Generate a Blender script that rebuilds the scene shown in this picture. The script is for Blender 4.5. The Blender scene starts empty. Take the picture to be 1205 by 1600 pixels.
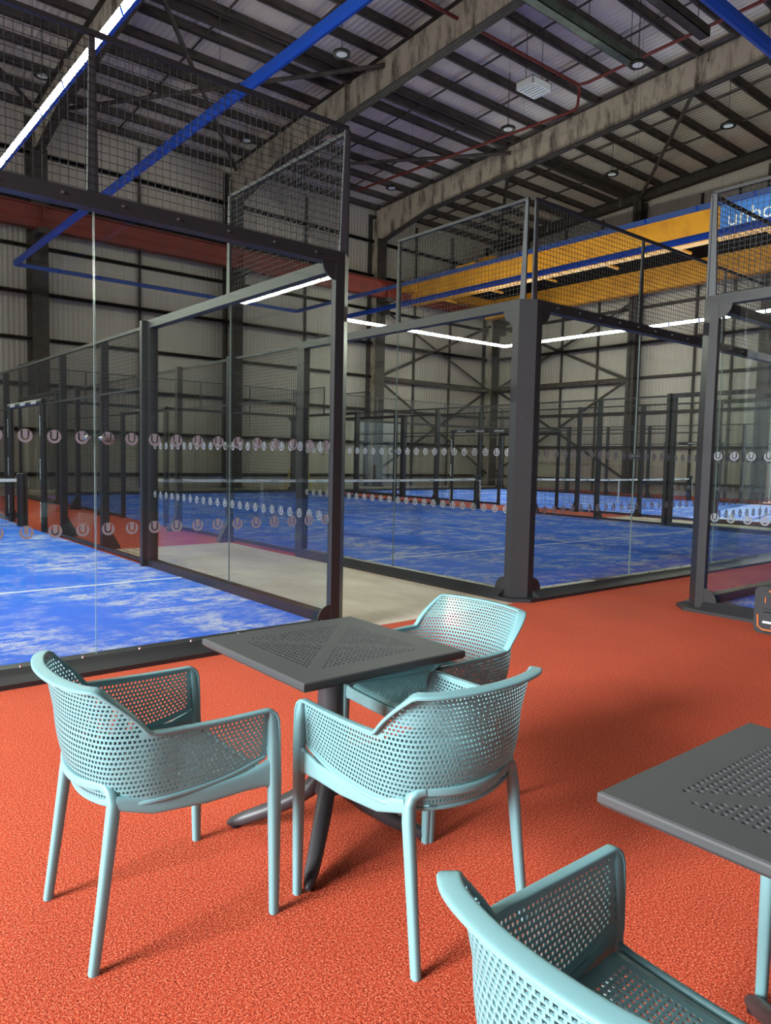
import bpy, bmesh, math, random
from mathutils import Vector, Matrix
random.seed(7)
S = bpy.context.scene
C = S.collection
PI = math.pi

# ------------------------------------------------------------------ camera
FPX, CAM = 1151.70, Vector((-3.5707, -4.8121, 1.4210))
YAW, PIT, ROL = 0.6903, -0.0728, 0.0218
fw = Vector((math.sin(YAW) * math.cos(PIT), math.cos(YAW) * math.cos(PIT), math.sin(PIT)))
rt = Vector((math.cos(YAW), -math.sin(YAW), 0))
up = rt.cross(fw)
r2 = rt * math.cos(ROL) + up * math.sin(ROL)
u2 = up * math.cos(ROL) - rt * math.sin(ROL)
cd = bpy.data.cameras.new('camera')
cam = bpy.data.objects.new('camera', cd)
C.objects.link(cam)
cd.sensor_fit = 'HORIZONTAL'
cd.sensor_width = 36
cd.lens = FPX * 36 / 1205
cd.clip_start, cd.clip_end = .05, 300
m = Matrix((r2, u2, -fw)).transposed().to_4x4()
m.translation = CAM
cam.matrix_world = m
S.camera = cam

# ------------------------------------------------------------------ light
S.view_settings.view_transform = 'Standard'
S.view_settings.look = 'None'
S.view_settings.gamma = 1
S.view_settings.use_curve_mapping = False
S.view_settings.exposure = 0.2
S.cycles.max_bounces = 9
S.cycles.diffuse_bounces = 4
S.cycles.glossy_bounces = 3
S.cycles.transmission_bounces = 4
S.cycles.transparent_max_bounces = 48
S.cycles.sample_clamp_indirect = 6
S.cycles.caustics_reflective = False
S.cycles.caustics_refractive = False
DOOR_W, SUN_W, LED_W = 10800.0, 9.0, 120.0

w = bpy.data.worlds.new('world')
S.world = w
w.use_nodes = True
bg = w.node_tree.nodes['Background']
bg.inputs[0].default_value = (.62, .78, 1, 1)
bg.inputs[1].default_value = 1.6

def lamp(name, kind, loc, direction, **kw):
    d = bpy.data.lights.new(name, kind)
    for k, v in kw.items():
        setattr(d, k, v)
    o = bpy.data.objects.new(name, d)
    C.objects.link(o)
    o.location = loc
    o.rotation_euler = Vector(direction).to_track_quat('-Z', 'Y').to_euler()
    return o
# low sun that enters only through the gable door
lamp('sun', 'SUN', (40, 10, 20), (-.93, -.24, -.27), energy=SUN_W, angle=.012, color=(1, .95, .88))
# daylight of the left roller door (its opening is built in the wall)
lamp('door_daylight', 'AREA', (-20, -2.9, 7.0), (1, 0, -.28), energy=DOOR_W, shape='RECTANGLE', size=6.5, size_y=6, color=(.93, .97, 1))
lamp('near_fill', 'AREA', (-5.0, -26.3, 3.0), (0, 1, -.02), energy=420, shape='RECTANGLE', size=9, size_y=5.6, color=(.95, .98, 1))  # added fill lamp behind the camera, at an unseen near-wall opening

# ------------------------------------------------------------------ materials
def srgb(r, g, b):
    f = lambda c: c / 12.92 if c <= .04045 else ((c + .055) / 1.055) ** 2.4
    return tuple(f(c / 255) for c in (r, g, b)) + (1,)
MATS = {}
def mat(name, col, rough=.5, metal=0., spec=.5, noise=None, bump=None, emit=0):
    """col sRGB 0-255. noise=(scale, colour2, lo, hi, stretch); bump=(scale, strength)"""
    m = bpy.data.materials.new(name)
    m.use_nodes = True
    nt = m.node_tree
    b = nt.nodes['Principled BSDF']
    b.inputs['Base Color'].default_value = srgb(*col)
    b.inputs['Roughness'].default_value = rough
    b.inputs['Metallic'].default_value = metal
    b.inputs['Specular IOR Level'].default_value = spec
    tc = nt.nodes.new('ShaderNodeTexCoord')
    if noise:
        sc, c2, lo, hi = noise[:4]
        st = noise[4] if len(noise) > 4 else (1, 1, 1)
        mp = nt.nodes.new('ShaderNodeMapping')
        mp.inputs['Scale'].default_value = st
        nt.links.new(tc.outputs['Object'], mp.inputs[0])
        n = nt.nodes.new('ShaderNodeTexNoise')
        n.inputs['Scale'].default_value = sc
        n.inputs['Detail'].default_value = 7
        n.inputs['Roughness'].default_value = .65
        nt.links.new(mp.outputs[0], n.inputs[0])
        r = nt.nodes.new('ShaderNodeValToRGB')
        r.color_ramp.elements[0].position = lo
        r.color_ramp.elements[1].position = hi
        r.color_ramp.elements[0].color = srgb(*col)
        r.color_ramp.elements[1].color = srgb(*c2)
        nt.links.new(n.outputs['Fac'], r.inputs[0])
        nt.links.new(r.outputs[0], b.inputs['Base Color'])
    if bump:
        n2 = nt.nodes.new('ShaderNodeTexNoise')
        n2.inputs['Scale'].default_value = bump[0]
        n2.inputs['Detail'].default_value = 4
        nt.links.new(tc.outputs['Object'], n2.inputs[0])
        bp = nt.nodes.new('ShaderNodeBump')
        bp.inputs['Strength'].default_value = bump[1]
        bp.inputs['Distance'].default_value = .01
        nt.links.new(n2.outputs['Fac'], bp.inputs['Height'])
        nt.links.new(bp.outputs[0], b.inputs['Normal'])
    if emit:
        b.inputs['Emission Color'].default_value = srgb(*col)
        b.inputs['Emission Strength'].default_value = emit
    MATS[name] = m
    return m

def glass_mat(name, tint, refl):
    m = bpy.data.materials.new(name)
    m.use_nodes = True
    nt = m.node_tree
    nt.nodes.clear()
    out = nt.nodes.new('ShaderNodeOutputMaterial')
    tr = nt.nodes.new('ShaderNodeBsdfTransparent')
    tr.inputs[0].default_value = tint
    gl = nt.nodes.new('ShaderNodeBsdfGlossy')
    gl.inputs['Roughness'].default_value = 0.0
    gl.inputs['Color'].default_value = (1, 1, 1, 1)
    lw = nt.nodes.new('ShaderNodeLayerWeight')
    lw.inputs[0].default_value = .5
    p = nt.nodes.new('ShaderNodeMath'); p.operation = 'POWER'; p.inputs[1].default_value = 5
    nt.links.new(lw.outputs['Facing'], p.inputs[0])
    ma = nt.nodes.new('ShaderNodeMath'); ma.operation = 'MULTIPLY_ADD'
    ma.inputs[1].default_value = .9 * refl / .045
    ma.inputs[1].default_value = .85
    ma.inputs[2].default_value = refl
    nt.links.new(p.outputs[0], ma.inputs[0])
    mx = nt.nodes.new('ShaderNodeMixShader')
    nt.links.new(ma.outputs[0], mx.inputs[0])
    nt.links.new(tr.outputs[0], mx.inputs[1])
    nt.links.new(gl.outputs[0], mx.inputs[2])
    nt.links.new(mx.outputs[0], out.inputs[0])
    MATS[name] = m
    return m

def rubber_mat():
    m = mat('rubber', (205, 72, 40), .85, spec=.25)
    nt = m.node_tree
    b = nt.nodes['Principled BSDF']
    tc = nt.nodes.new('ShaderNodeTexCoord')
    v = nt.nodes.new('ShaderNodeTexVoronoi'); v.inputs['Scale'].default_value = 260
    nt.links.new(tc.outputs['Object'], v.inputs[0])
    n = nt.nodes.new('ShaderNodeTexNoise'); n.inputs['Scale'].default_value = 150; n.inputs['Detail'].default_value = 3
    nt.links.new(tc.outputs['Object'], n.inputs[0])
    r = nt.nodes.new('ShaderNodeValToRGB')
    e = r.color_ramp.elements
    e[0].position, e[0].color = .30, srgb(116, 36, 22)
    e[1].position, e[1].color = .74, srgb(240, 142, 108)
    k = e.new(.5); k.color = srgb(202, 74, 43)
    nt.links.new(n.outputs['Fac'], r.inputs[0])
    big = nt.nodes.new('ShaderNodeTexNoise'); big.inputs['Scale'].default_value = 1.3; big.inputs['Detail'].default_value = 4
    nt.links.new(tc.outputs['Object'], big.inputs[0])
    r2_ = nt.nodes.new('ShaderNodeValToRGB')
    r2_.color_ramp.elements[0].position, r2_.color_ramp.elements[0].color = .3, (.86, .86, .86, 1)
    r2_.color_ramp.elements[1].position, r2_.color_ramp.elements[1].color = .7, (1, 1, 1, 1)
    nt.links.new(big.outputs['Fac'], r2_.inputs[0])
    mx = nt.nodes.new('ShaderNodeMix'); mx.data_type = 'RGBA'; mx.blend_type = 'MULTIPLY'; mx.inputs[0].default_value = 1
    nt.links.new(r.outputs[0], mx.inputs[6]); nt.links.new(r2_.outputs[0], mx.inputs[7])
    nt.links.new(mx.outputs[2], b.inputs['Base Color'])
    bp = nt.nodes.new('ShaderNodeBump'); bp.inputs['Strength'].default_value = .45; bp.inputs['Distance'].default_value = .004
    nt.links.new(v.outputs['Distance'], bp.inputs['Height'])
    nt.links.new(bp.outputs[0], b.inputs['Normal'])
    return m

def turf_mat():
    m = mat('turf', (30, 84, 208), .9, spec=.1)
    nt = m.node_tree
    b = nt.nodes['Principled BSDF']
    tc = nt.nodes.new('ShaderNodeTexCoord')
    def noise(scale, st, detail=6, ro=.6):
        mp = nt.nodes.new('ShaderNodeMapping'); mp.inputs['Scale'].default_value = st
        nt.links.new(tc.outputs['Object'], mp.inputs[0])
        n = nt.nodes.new('ShaderNodeTexNoise'); n.inputs['Scale'].default_value = scale
        n.inputs['Detail'].default_value = detail; n.inputs['Roughness'].default_value = ro
        nt.links.new(mp.outputs[0], n.inputs[0])
        return n.outputs['Fac']
    def ramp(src, lo, hi):
        r = nt.nodes.new('ShaderNodeMapRange'); r.inputs[1].default_value = lo; r.inputs[2].default_value = hi
        nt.links.new(src, r.inputs[0])
        return r.outputs[0]
    def mul(a, c):
        q = nt.nodes.new('ShaderNodeMath'); q.operation = 'MULTIPLY'
        nt.links.new(a, q.inputs[0]); nt.links.new(c, q.inputs[1])
        return q.outputs[0]
    patch = ramp(noise(.9, (1, .8, 1), 4), .38, .58)
    streak = ramp(noise(3.0, (.8, 1.25, 1), 12, .82), .46, .58)
    grain = ramp(noise(130, (1, 1, 1), 2), .26, .54)
    fac = mul(mul(patch, streak), grain)
    mx = nt.nodes.new('ShaderNodeMix'); mx.data_type = 'RGBA'
    fine = ramp(noise(160, (1, 1, 1), 2), .3, .7)
    blue = nt.nodes.new('ShaderNodeMix'); blue.data_type = 'RGBA'
    blue.inputs[6].default_value = srgb(28, 92, 220); blue.inputs[7].default_value = srgb(66, 132, 247)
    nt.links.new(fine, blue.inputs[0])
    nt.links.new(fac, mx.inputs[0])
    nt.links.new(blue.outputs[2], mx.inputs[6])
    mx.inputs[7].default_value = srgb(216, 218, 222)
    nt.links.new(mx.outputs[2], b.inputs['Base Color'])
    return m

def sheet_mat(name, col, axis, pitch, dirt):
    m = mat(name, col, .6, spec=.3, noise=(.55, dirt, .35, .85, (1, 1, .25)))
    nt = m.node_tree
    b = nt.nodes['Principled BSDF']
    tc = nt.nodes.new('ShaderNodeTexCoord')
    wv = nt.nodes.new('ShaderNodeTexWave'); wv.bands_direction = axis
    wv.inputs['Scale'].default_value = 2 * PI / pitch / 20
    nt.links.new(tc.outputs['Object'], wv.inputs[0])
    bp = nt.nodes.new('ShaderNodeBump'); bp.inputs['Strength'].default_value = .5; bp.inputs['Distance'].default_value = .03
    nt.links.new(wv.outputs['Fac'], bp.inputs['Height'])
    nt.links.new(bp.outputs[0], b.inputs['Normal'])
    return m

rubber_mat(); turf_mat()
mat('concrete', (190, 172, 150), .55, noise=(1.6, (222, 208, 190), .35, .7, (1, .5, 1)))
mat('line', (228, 232, 236), .8)
mat('mint', (114, 156, 160), .42, spec=.5)
mat('anthracite', (62, 63, 64), .5, spec=.45)
mat('anthracite_leg', (58, 57, 60), .45, spec=.5)
mat('frame', (43, 43, 45), .42, metal=.1, spec=.5)
mat('frame_grey', (70, 72, 76), .42, metal=.25, spec=.5)
mat('wire', (46, 46, 48), .5, metal=.3)
mat('bolt', (196, 196, 196), .25, metal=.9)
mat('black_pad', (20, 20, 22), .45)
mat('net_black', (22, 22, 24), .8)
mat('white', (226, 228, 230), .6)
mat('ink', (34, 34, 38), .6)
mat('sticker', (132, 133, 140), .7)
mat('track_blue', (24, 92, 198), .4)
mat('led_lit', (246, 255, 234), .5, emit=LED_W)
mat('led_off', (88, 122, 178), .4)
mat('steel_dirty', (180, 166, 152), .7, spec=.3, noise=(1.1, (92, 81, 73), .47, .64, (1, 2.2, .6)))
mat('steel_dark', (66, 58, 54), .7, spec=.3, noise=(3, (44, 39, 37), .4, .7))
mat('purlin', (84, 74, 70), .7, spec=.3, noise=(4, (50, 44, 42), .4, .7, (.3, 1, 1)))
mat('red_girder', (128, 46, 36), .6, noise=(2, (98, 38, 30), .4, .7))
mat('crane_yellow', (196, 132, 20), .5, noise=(1.5, (160, 102, 14), .45, .75))
mat('banner_blue', (58, 118, 196), .6)
mat('pipe_red', (116, 40, 30), .5)
mat('lamp_black', (22, 22, 23), .5)
mat('matte_black', (16, 15, 15), .95, spec=.05)  # even matte black for the crane deck
mat('lamp_lens', (225, 225, 222), .4)
mat('tray_green', (86, 100, 84), .6, noise=(2, (48, 52, 46), .4, .7))
mat('bag_black', (46, 46, 48), .8, bump=(60, .4))
mat('bag_orange', (196, 104, 48), .6)
mat('ladder_yellow', (196, 176, 70), .5)
sheet_mat('roof_sheet', (212, 198, 188), 'X', .20, (186, 172, 162))
sheet_mat('wall_sheet_x', (180, 169, 160), 'X', .18, (158, 147, 138))
sheet_mat('wall_sheet_y', (180, 169, 160), 'Y', .18, (158, 147, 138))
glass_mat('glass', (.955, .975, .965, 1), .030)
mat('glass_edge', (132, 150, 146), .25, spec=.6)

# ------------------------------------------------------------------ mesh helpers
class MB:
    def __init__(s):
        s.v, s.f, s.mi = [], [], []
    def quad(s, pts, mi=0):
        n = len(s.v); s.v += [tuple(p) for p in pts]; s.f.append(tuple(range(n, n + len(pts)))); s.mi.append(mi)
    def box(s, a, b, mi=0):
        x0, y0, z0 = (min(a[i], b[i]) for i in range(3)); x1, y1, z1 = (max(a[i], b[i]) for i in range(3))
        n = len(s.v)
        s.v += [(x0, y0, z0), (x1, y0, z0), (x1, y1, z0), (x0, y1, z0), (x0, y0, z1), (x1, y0, z1), (x1, y1, z1), (x0, y1, z1)]
        for q in ((0, 3, 2, 1), (4, 5, 6, 7), (0, 1, 5, 4), (1, 2, 6, 5), (2, 3, 7, 6), (3, 0, 4, 7)):
            s.f.append(tuple(n + i for i in q)); s.mi.append(mi)
        return s
    def prism(s, poly, z0, z1, mi=0, poly1=None):
        n = len(s.v); k = len(poly); p1 = poly1 or poly
        s.v += [(x, y, z0) for x, y in poly] + [(x, y, z1) for x, y in p1]
        s.f.append(tuple(range(n + k - 1, n - 1, -1))); s.mi.append(mi)
        s.f.append(tuple(range(n + k, n + 2 * k))); s.mi.append(mi)
        for i in range(k):
            j = (i + 1) % k
            s.f.append((n + i, n + j, n + k + j, n + k + i)); s.mi.append(mi)
        return s
    def xprism(s, poly, c0, c1, axis, mi=0):
        """polygon in the plane across `axis` (0: (y,z), 1: (x,z)) extruded c0..c1"""
        n = len(s.v); k = len(poly)
        mk = (lambda c, p: (c, p[0], p[1])) if axis == 0 else (lambda c, p: (p[0], c, p[1]))
        s.v += [mk(c0, p) for p in poly] + [mk(c1, p) for p in poly]
        s.f.append(tuple(range(n + k - 1, n - 1, -1))); s.mi.append(mi)
        s.f.append(tuple(range(n + k, n + 2 * k))); s.mi.append(mi)
        for i in range(k):
            j = (i + 1) % k
            s.f.append((n + i, n + j, n + k + j, n + k + i)); s.mi.append(mi)
        return s
    def tube(s, pts, r, seg=8, mi=0, cap=True):
        pts = [Vector(p) for p in pts]
        rs = r if isinstance(r, (list, tuple)) else [r] * len(pts)
        n0 = len(s.v); ref = None
        for i, p in enumerate(pts):
            t = (pts[min(i + 1, len(pts) - 1)] - pts[max(i - 1, 0)]).normalized()
            if ref is None:
                ref = Vector((0, 0, 1)) if abs(t.z) < .9 else Vector((1, 0, 0))
            a = (ref - t * ref.dot(t)).normalized(); ref = a
            b = t.cross(a)
            for k in range(seg):
                th = 2 * PI * k / seg
                s.v.append(tuple(p + (a * math.cos(th) + b * math.sin(th)) * rs[i]))
        for i in range(len(pts) - 1):
            for k in range(seg):
                j = (k + 1) % seg
                s.f.append((n0 + i * seg + k, n0 + i * seg + j, n0 + (i + 1) * seg + j, n0 + (i + 1) * seg + k)); s.mi.append(mi)
        if cap:
            s.f.append(tuple(range(n0 + seg - 1, n0 - 1, -1))); s.mi.append(mi)
            e = n0 + (len(pts) - 1) * seg
            s.f.append(tuple(range(e, e + seg))); s.mi.append(mi)
        return s
    def sweep(s, pts, wd, ws, hs, mi=0, bev=.3):
        """rounded rectangle swept along pts; wd = width direction per point"""
        pts = [Vector(p) for p in pts]; n0 = len(s.v); seg = 16
        sg = lambda v, e: math.copysign(abs(v) ** e, v)
        e = .28 + .5 * bev
        for i, p in enumerate(pts):
            t = (pts[min(i + 1, len(pts) - 1)] - pts[max(i - 1, 0)]).normalized()
            a = Vector(wd[i]); a = (a - t * a.dot(t)).normalized()
            b = t.cross(a)
            for k in range(seg):
                th = 2 * PI * (k + .5) / seg
                s.v.append(tuple(p + a * (ws[i] / 2 * sg(math.cos(th), e)) + b * (hs[i] / 2 * sg(math.sin(th), e))))
        for i in range(len(pts) - 1):
            for k in range(seg):
                j = (k + 1) % seg
                s.f.append((n0 + i * seg + k, n0 + i * seg + j, n0 + (i + 1) * seg + j, n0 + (i + 1) * seg + k)); s.mi.append(mi)
        s.f.append(tuple(range(n0 + seg - 1, n0 - 1, -1))); s.mi.append(mi)
        q = n0 + (len(pts) - 1) * seg
        s.f.append(tuple(range(q, q + seg))); s.mi.append(mi)
        return s
    def mesh(s, name, mats, smooth=False):
        me = bpy.data.meshes.new(name)
        me.from_pydata(s.v, [], s.f)
        for mm in (mats if isinstance(mats, (list, tuple)) else [mats]):
            me.materials.append(MATS[mm])
        me.polygons.foreach_set('material_index', s.mi)
        bm = bmesh.new(); bm.from_mesh(me)
        bmesh.ops.recalc_face_normals(bm, faces=bm.faces)
        bm.to_mesh(me); bm.free()
        if smooth:
            me.polygons.foreach_set('use_smooth', [True] * len(me.polygons))
            me.set_sharp_from_angle(angle=math.radians(38))
        return me
    def build(s, name, mats, parent=None, smooth=False, loc=None, rot=None):
        return obj(name, s.mesh(name, mats, smooth), parent, loc, rot)

def obj(name, me, parent=None, loc=None, rot=None):
    o = bpy.data.objects.new(name, me)
    C.objects.link(o)
    if parent: o.parent = parent
    if loc: o.location = loc
    if rot: o.rotation_euler = rot
    return o
def tag(o, label=None, cat=None, group=None, kind=None):
    if label: o['label'] = label
    if cat: o['category'] = cat
    if group: o['group'] = group
    if kind: o['kind'] = kind
    return o
def thing(name, loc, label, cat, rz=0, group=None):
    o = bpy.data.objects.new(name, None); C.objects.link(o)
    o.empty_display_size = .1
    o.location = loc; o.rotation_euler = (0, 0, rz)
    return tag(o, label, cat, group)
KIDS = {}
def copy_tree(o, parent=None, skip=()):
    c = o.copy(); C.objects.link(c)
    if parent: c.parent = parent
    for ch in o.children:
        if ch.name.split('.')[0] in skip: continue
        copy_tree(ch, c, skip)
    return c
def bx(name, a, b, mt, parent=None, mi=0):
    return MB().box(a, b).build(name, mt, parent)

TXT = {}
def text_mesh(body, size, mt, extrude=.0015):
    key = (body, size, mt)
    if key in TXT: return TXT[key]
    cu = bpy.data.curves.new('lettering', 'FONT')
    cu.body = body; cu.size = size; cu.extrude = extrude
    cu.align_x = 'CENTER'; cu.align_y = 'CENTER'; cu.resolution_u = 3
    o = bpy.data.objects.new('lettering', cu); C.objects.link(o)
    dg = bpy.context.evaluated_depsgraph_get()
    me = bpy.data.meshes.new_from_object(o.evaluated_get(dg))
    bpy.data.objects.remove(o); bpy.data.curves.remove(cu)
    me.materials.clear(); me.materials.append(MATS[mt])
    TXT[key] = me
    return me
def lettering(body, size, mt, parent, loc, xdir, zdir, name='lettering'):
    """text whose reading direction is xdir and whose upward direction is zdir (in parent space)"""
    o = obj(name, text_mesh(body, size, mt), parent)
    X, Y = Vector(xdir).normalized(), Vector(zdir).normalized()
    M = Matrix((X, Y, X.cross(Y))).transposed().to_4x4(); M.translation = Vector(loc)
    o.matrix_local = M
    return o

# ------------------------------------------------------------------ the building
YW, XG, XL, YN, RIDGE = 24.75, 28.4, -12.2, -26.75, -1.0
def roof_z(y): return 13.55 + .055 * (24.5 - (y if y >= RIDGE else 2 * RIDGE - y))   # top of rafter
def struct(o, label=None, cat=None): return tag(o, label, cat, kind='structure')

struct(bx('floor', (XL, YN, -.2), (XG, YW, 0), 'rubber'), 'orange red granular rubber floor between the courts', 'floor')
struct(bx('floor_concrete', (.16, -.02, .0), (2.06, 5.98, .004), 'concrete'), 'pale concrete floor strip between the two nearest courts', 'floor')
struct(bx('floor_concrete', (12.38, -.02, .0), (14.2, 6.3, .004), 'concrete'), 'pale concrete floor strip beyond the unlit court', 'floor')
struct(bx('floor_concrete', (XL, 20.3, .0), (XG, YW, .004), 'concrete'), 'pale concrete floor along the far wall', 'floor')

# roof: two sheeted slopes, purlins as parts
ceil = thing('ceiling', (0, RIDGE, 0), 'grey corrugated sheet roof on dark purlins', 'ceiling'); struct(ceil)
for y0, y1 in ((RIDGE, YW), (YN, RIDGE)):
    mb = MB()
    a, b = roof_z(y0) + .26, roof_z(y1) + .26
    mb.xprism([(y0 - RIDGE, a), (y1 - RIDGE, b), (y1 - RIDGE, b + .1), (y0 - RIDGE, a + .1)], XL, XG, 0)
    mb.build('roof_sheet', 'roof_sheet', ceil)
mbp = MB()
mbp.box((XL + .1, -.04, 0), (XG - .05, .04, .25)); mbp.box((XL + .1, -.04, 0), (XG - .05, .11, .02))
pm = mbp.mesh('purlin', 'purlin')
ys = [15.5 + 1.26 * k for k in range(-13, 8)]
for y in ys + [2 * RIDGE - y for y in ys]:
    obj('purlin', pm, ceil, (0, y - RIDGE, roof_z(y)))
mbp = MB(); mbp.box((XL + .1, -.05, 0), (XG - .05, .1, .28)); pm2 = mbp.mesh('purlin', 'purlin')
obj('purlin', pm2, ceil, (0, 16.0 - RIDGE, roof_z(16.0) - .05))
# sag rods between purlins (thin tubes across the purlins)
FR = [-11.8, -3.95, 3.9, 11.72, 19.6, 28.0]
for i in range(len(FR) - 1):
    xm = (FR[i] + FR[i + 1]) / 2
    for dx in (-1.0, 1.35):
        mb = MB()
        mb.tube([(xm + dx, y - RIDGE, roof_z(y) + .1) for y in (24.2, 10, RIDGE + .3)], .035, 6)
        mb.build('sag_rod', 'purlin', ceil)
for (xa, ya), (xb, yb) in [((3.9, 24), (11.7, 14.2)), ((3.9, 14.2), (11.7, 24)), ((11.7, 24), (19.6, 15.8)), ((19.6, 15.8), (28, 24)), ((19.6, 7.6), (28, 15.2)), ((-3.95, 24), (3.9, 14.2)), ((-3.95, 14.2), (3.9, 24))]:
    mb = MB(); mb.tube([(xa, ya - RIDGE, roof_z(ya) - .25), (xb, yb - RIDGE, roof_z(yb) - .25)], .075, 8)
    mb.build('roof_brace', 'purlin', ceil, smooth=True)
# ridge: portal rafters and columns
NAMES = ['beside the left gable', 'second from the left gable', 'behind the lit strip of the nearest court', 'behind the corner of the nearest court', 'above the red pipe, left of the yellow crane', 'against the right gable wall']
for i, x in enumerate(FR):
    r = thing('portal_rafter', (x, RIDGE, 0), 'rust stained steel roof rafter ' + NAMES[i], 'beam'); struct(r)
    for sgn in (1, -1):
        Y = lambda y: (y - RIDGE) * sgn
        web = MB(); fl = MB()
        pts = [(24.4, roof_z(24.4)), (RIDGE, roof_z(RIDGE)), (RIDGE, roof_z(RIDGE) - 1.05), (20.5, roof_z(20.5) - 1.1), (24.0, roof_z(24) - 1.62), (24.4, roof_z(24.4) - 1.62)]
        if i in (0, 5): pts = pts[:2] + [(RIDGE, roof_z(RIDGE) - .42), (20.5, roof_z(20.5) - .42), (24.0, roof_z(24) - .42), (24.4, roof_z(24.4) - .42)]
        web.xprism([(Y(a), b) for a, b in pts], -.02, .02, 0)
        web.build('web', 'steel_dark' if i in (0, 5) else 'steel_dirty', r)
        for (a0, b0), (a1, b1) in ((pts[0], pts[1]), (pts[2], pts[3]), (pts[3], pts[4])):
            fl.xprism([(Y(a0), b0), (Y(a1), b1), (Y(a1), b1 + .03), (Y(a0), b0 + .03)], -.16, .16, 0)
        fl.build('flange', 'steel_dark', r)
        st = MB()
        for y in (23.9, 20.5, 16.2, 8.0):
            st.box((-.13, Y(y) - .01, roof_z(y) - (.4 if i in (0, 5) else 1.08)), (.13, Y(y) + .01, roof_z(y)))
        st.build('stiffener', 'steel_dirty', r)
        kb = MB()
        for y in (18.0, 11.0, 5.0):
            kb.tube([(.1, Y(y), roof_z(y) - (.35 if i in (0, 5) else 1.0)), (.7, Y(y), roof_z(y) + .05)], .03, 5)
        kb.build('fly_brace', 'purlin', r)
    cl = thing('steel_column', (x, 24.35, 0), 'tall rust stained steel column at the far wall ' + NAMES[i], 'column'); struct(cl)
    mb = MB(); mb.box((-.03, -.40, 0), (.03, .33, 13.2)); mb.build('web', 'steel_dirty', cl)
    for q in (-.42, .34):
        mb = MB(); mb.box((-.28, q - .02, 0), (.28, q + .02, 12.1 if q < 0 else 13.4)); mb.build('flange', 'steel_dark', cl)
    mb = MB(); mb.box((-.36, -.5, 0), (.36, .38, .04)); mb.build('base_plate', 'steel_dark', cl)
    mb = MB(); mb.box((-.25, -1.15, 9.0), (.25, -.42, 9.18)); mb.prism([(-.02, -1.1), (.02, -1.1), (.02, -.42), (-.02, -.42)], 8.4, 9.0); mb.build('crane_bracket', 'steel_dark', cl)

def girt(parent, axis, z, a, b, off, name='girt'):
    mb = MB()
    if axis == 0: mb.box((a, off - .09, z - .05), (b, off + .09, z + .03)); mb.box((a, off - .09, z - .07), (b, off - .07, z + .07))
    else: mb.box((off - .09, a, z - .06), (off + .09, b, z + .06))
    return mb.build(name, 'steel_dark', parent)
GZ = [.55 + 1.65 * k for k in range(8)]
wf = thing('wall_far', (0, YW, 0), 'white profiled sheet wall behind the far ends of the courts', 'wall'); struct(wf)
bx('cladding', (XL, 0, 0), (XG, .1, 13.9), 'wall_sheet_x', wf)
for z in GZ: girt(wf, 0, z, XL, XG, -.12)
for i in range(len(FR) - 1):
    xm = (FR[i] + FR[i + 1]) / 2
    for dx in (-1.3, 1.3) if i == 4 else (0,):
        mb = MB(); mb.box((xm + dx - .05, -.1, 0), (xm + dx + .05, -.02, 13.4)); mb.build('sag_post', 'steel_dark', wf)
for z0, z1 in ((.7, 5.4), (5.4, 9.0)):
    for xa, xb in ((19.7, 27.9), (27.9, 19.7)):
        mb = MB(); mb.tube([(xa, -.45, z0), (xb, -.45, z1)], .07, 6); mb.build('wall_brace', 'steel_dark', wf)
mb = MB(); mb.tube([(19.7, -.4, 5.4), (27.9, -.4, 5.4)], .13, 8); mb.build('wall_strut', 'purlin', wf)

def gable(name, x, sgn, oy0, oy1, oz, label):
    g = thing(name, (x, 0, 0), label, 'wall'); struct(g)
    zt = lambda y: roof_z(y) + .25
    t = (0, .1 * sgn)
    for poly in ([(YN, 0), (oy0, 0), (oy0, zt(oy0)), (YN, zt(YN))] if oy0 <= RIDGE else [(YN, 0), (oy0, 0), (oy0, zt(oy0)), (RIDGE, zt(RIDGE)), (YN, zt(YN))],
                 [(oy1, 0), (YW, 0), (YW, zt(YW)), (oy1, zt(oy1))] if oy1 >= RIDGE else [(oy1, 0), (YW, 0), (YW, zt(YW)), (RIDGE, zt(RIDGE)), (oy1, zt(oy1))],
                 [(oy0, oz), (oy1, oz), (oy1, zt(oy1)), (oy0, zt(oy0))]):
        mb = MB(); mb.xprism(poly, t[0], t[1], 0); mb.build('cladding', 'wall_sheet_y', g)
    mb = MB()
    mb.box((-.12 * sgn, oy0 - .15, 0), (.12 * sgn, oy0, oz + .15)); mb.box((-.12 * sgn, oy1, 0), (.12 * sgn, oy1 + .15, oz + .15)); mb.box((-.12 * sgn, oy0, oz), (.12 * sgn, oy1, oz + .15))
    mb.build('door_frame', 'white', g)
    for z in GZ:
        for a, b in ((YN, oy0 - .2), (oy1 + .2, YW)) if z < oz + .2 else ((YN, YW),):
            girt(g, 1, z, a, b, -.12 * sgn)
    return g
wr = gable('wall_right', XG, 1, 2.4, 8.7, 4.1, 'pale profiled sheet gable wall behind the yellow crane')
for y in (15.1, 6.6 + 2.4, -3, -12):
    mb = MB(); mb.box((-.75, y - .2, 0), (-.7, y + .2, 13.6)); mb.box((-.25, y - .2, 0), (-.2, y + .2, 13.6)); mb.box((-.75, y - .02, 0), (-.2, y + .02, 13.6))
    mb.build('wind_post', 'steel_dark', wr)
for y in (19.6, 22.1, 17.4, 12.3, 10.6): 
    mb = MB(); mb.box((-.1, y - .05, 0), (-.02, y + .05, 13.4)); mb.build('sag_post', 'steel_dark', wr)
for z0, z1 in ((.7, 5.4), (5.4, 9.0)):
    for ya, yb in ((15.4, 23.8), (23.8, 15.4)):
        mb = MB(); mb.tube([(-.45, ya, z0), (-.45, yb, z1)], .07, 6); mb.build('wall_brace', 'steel_dark', wr)
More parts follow.
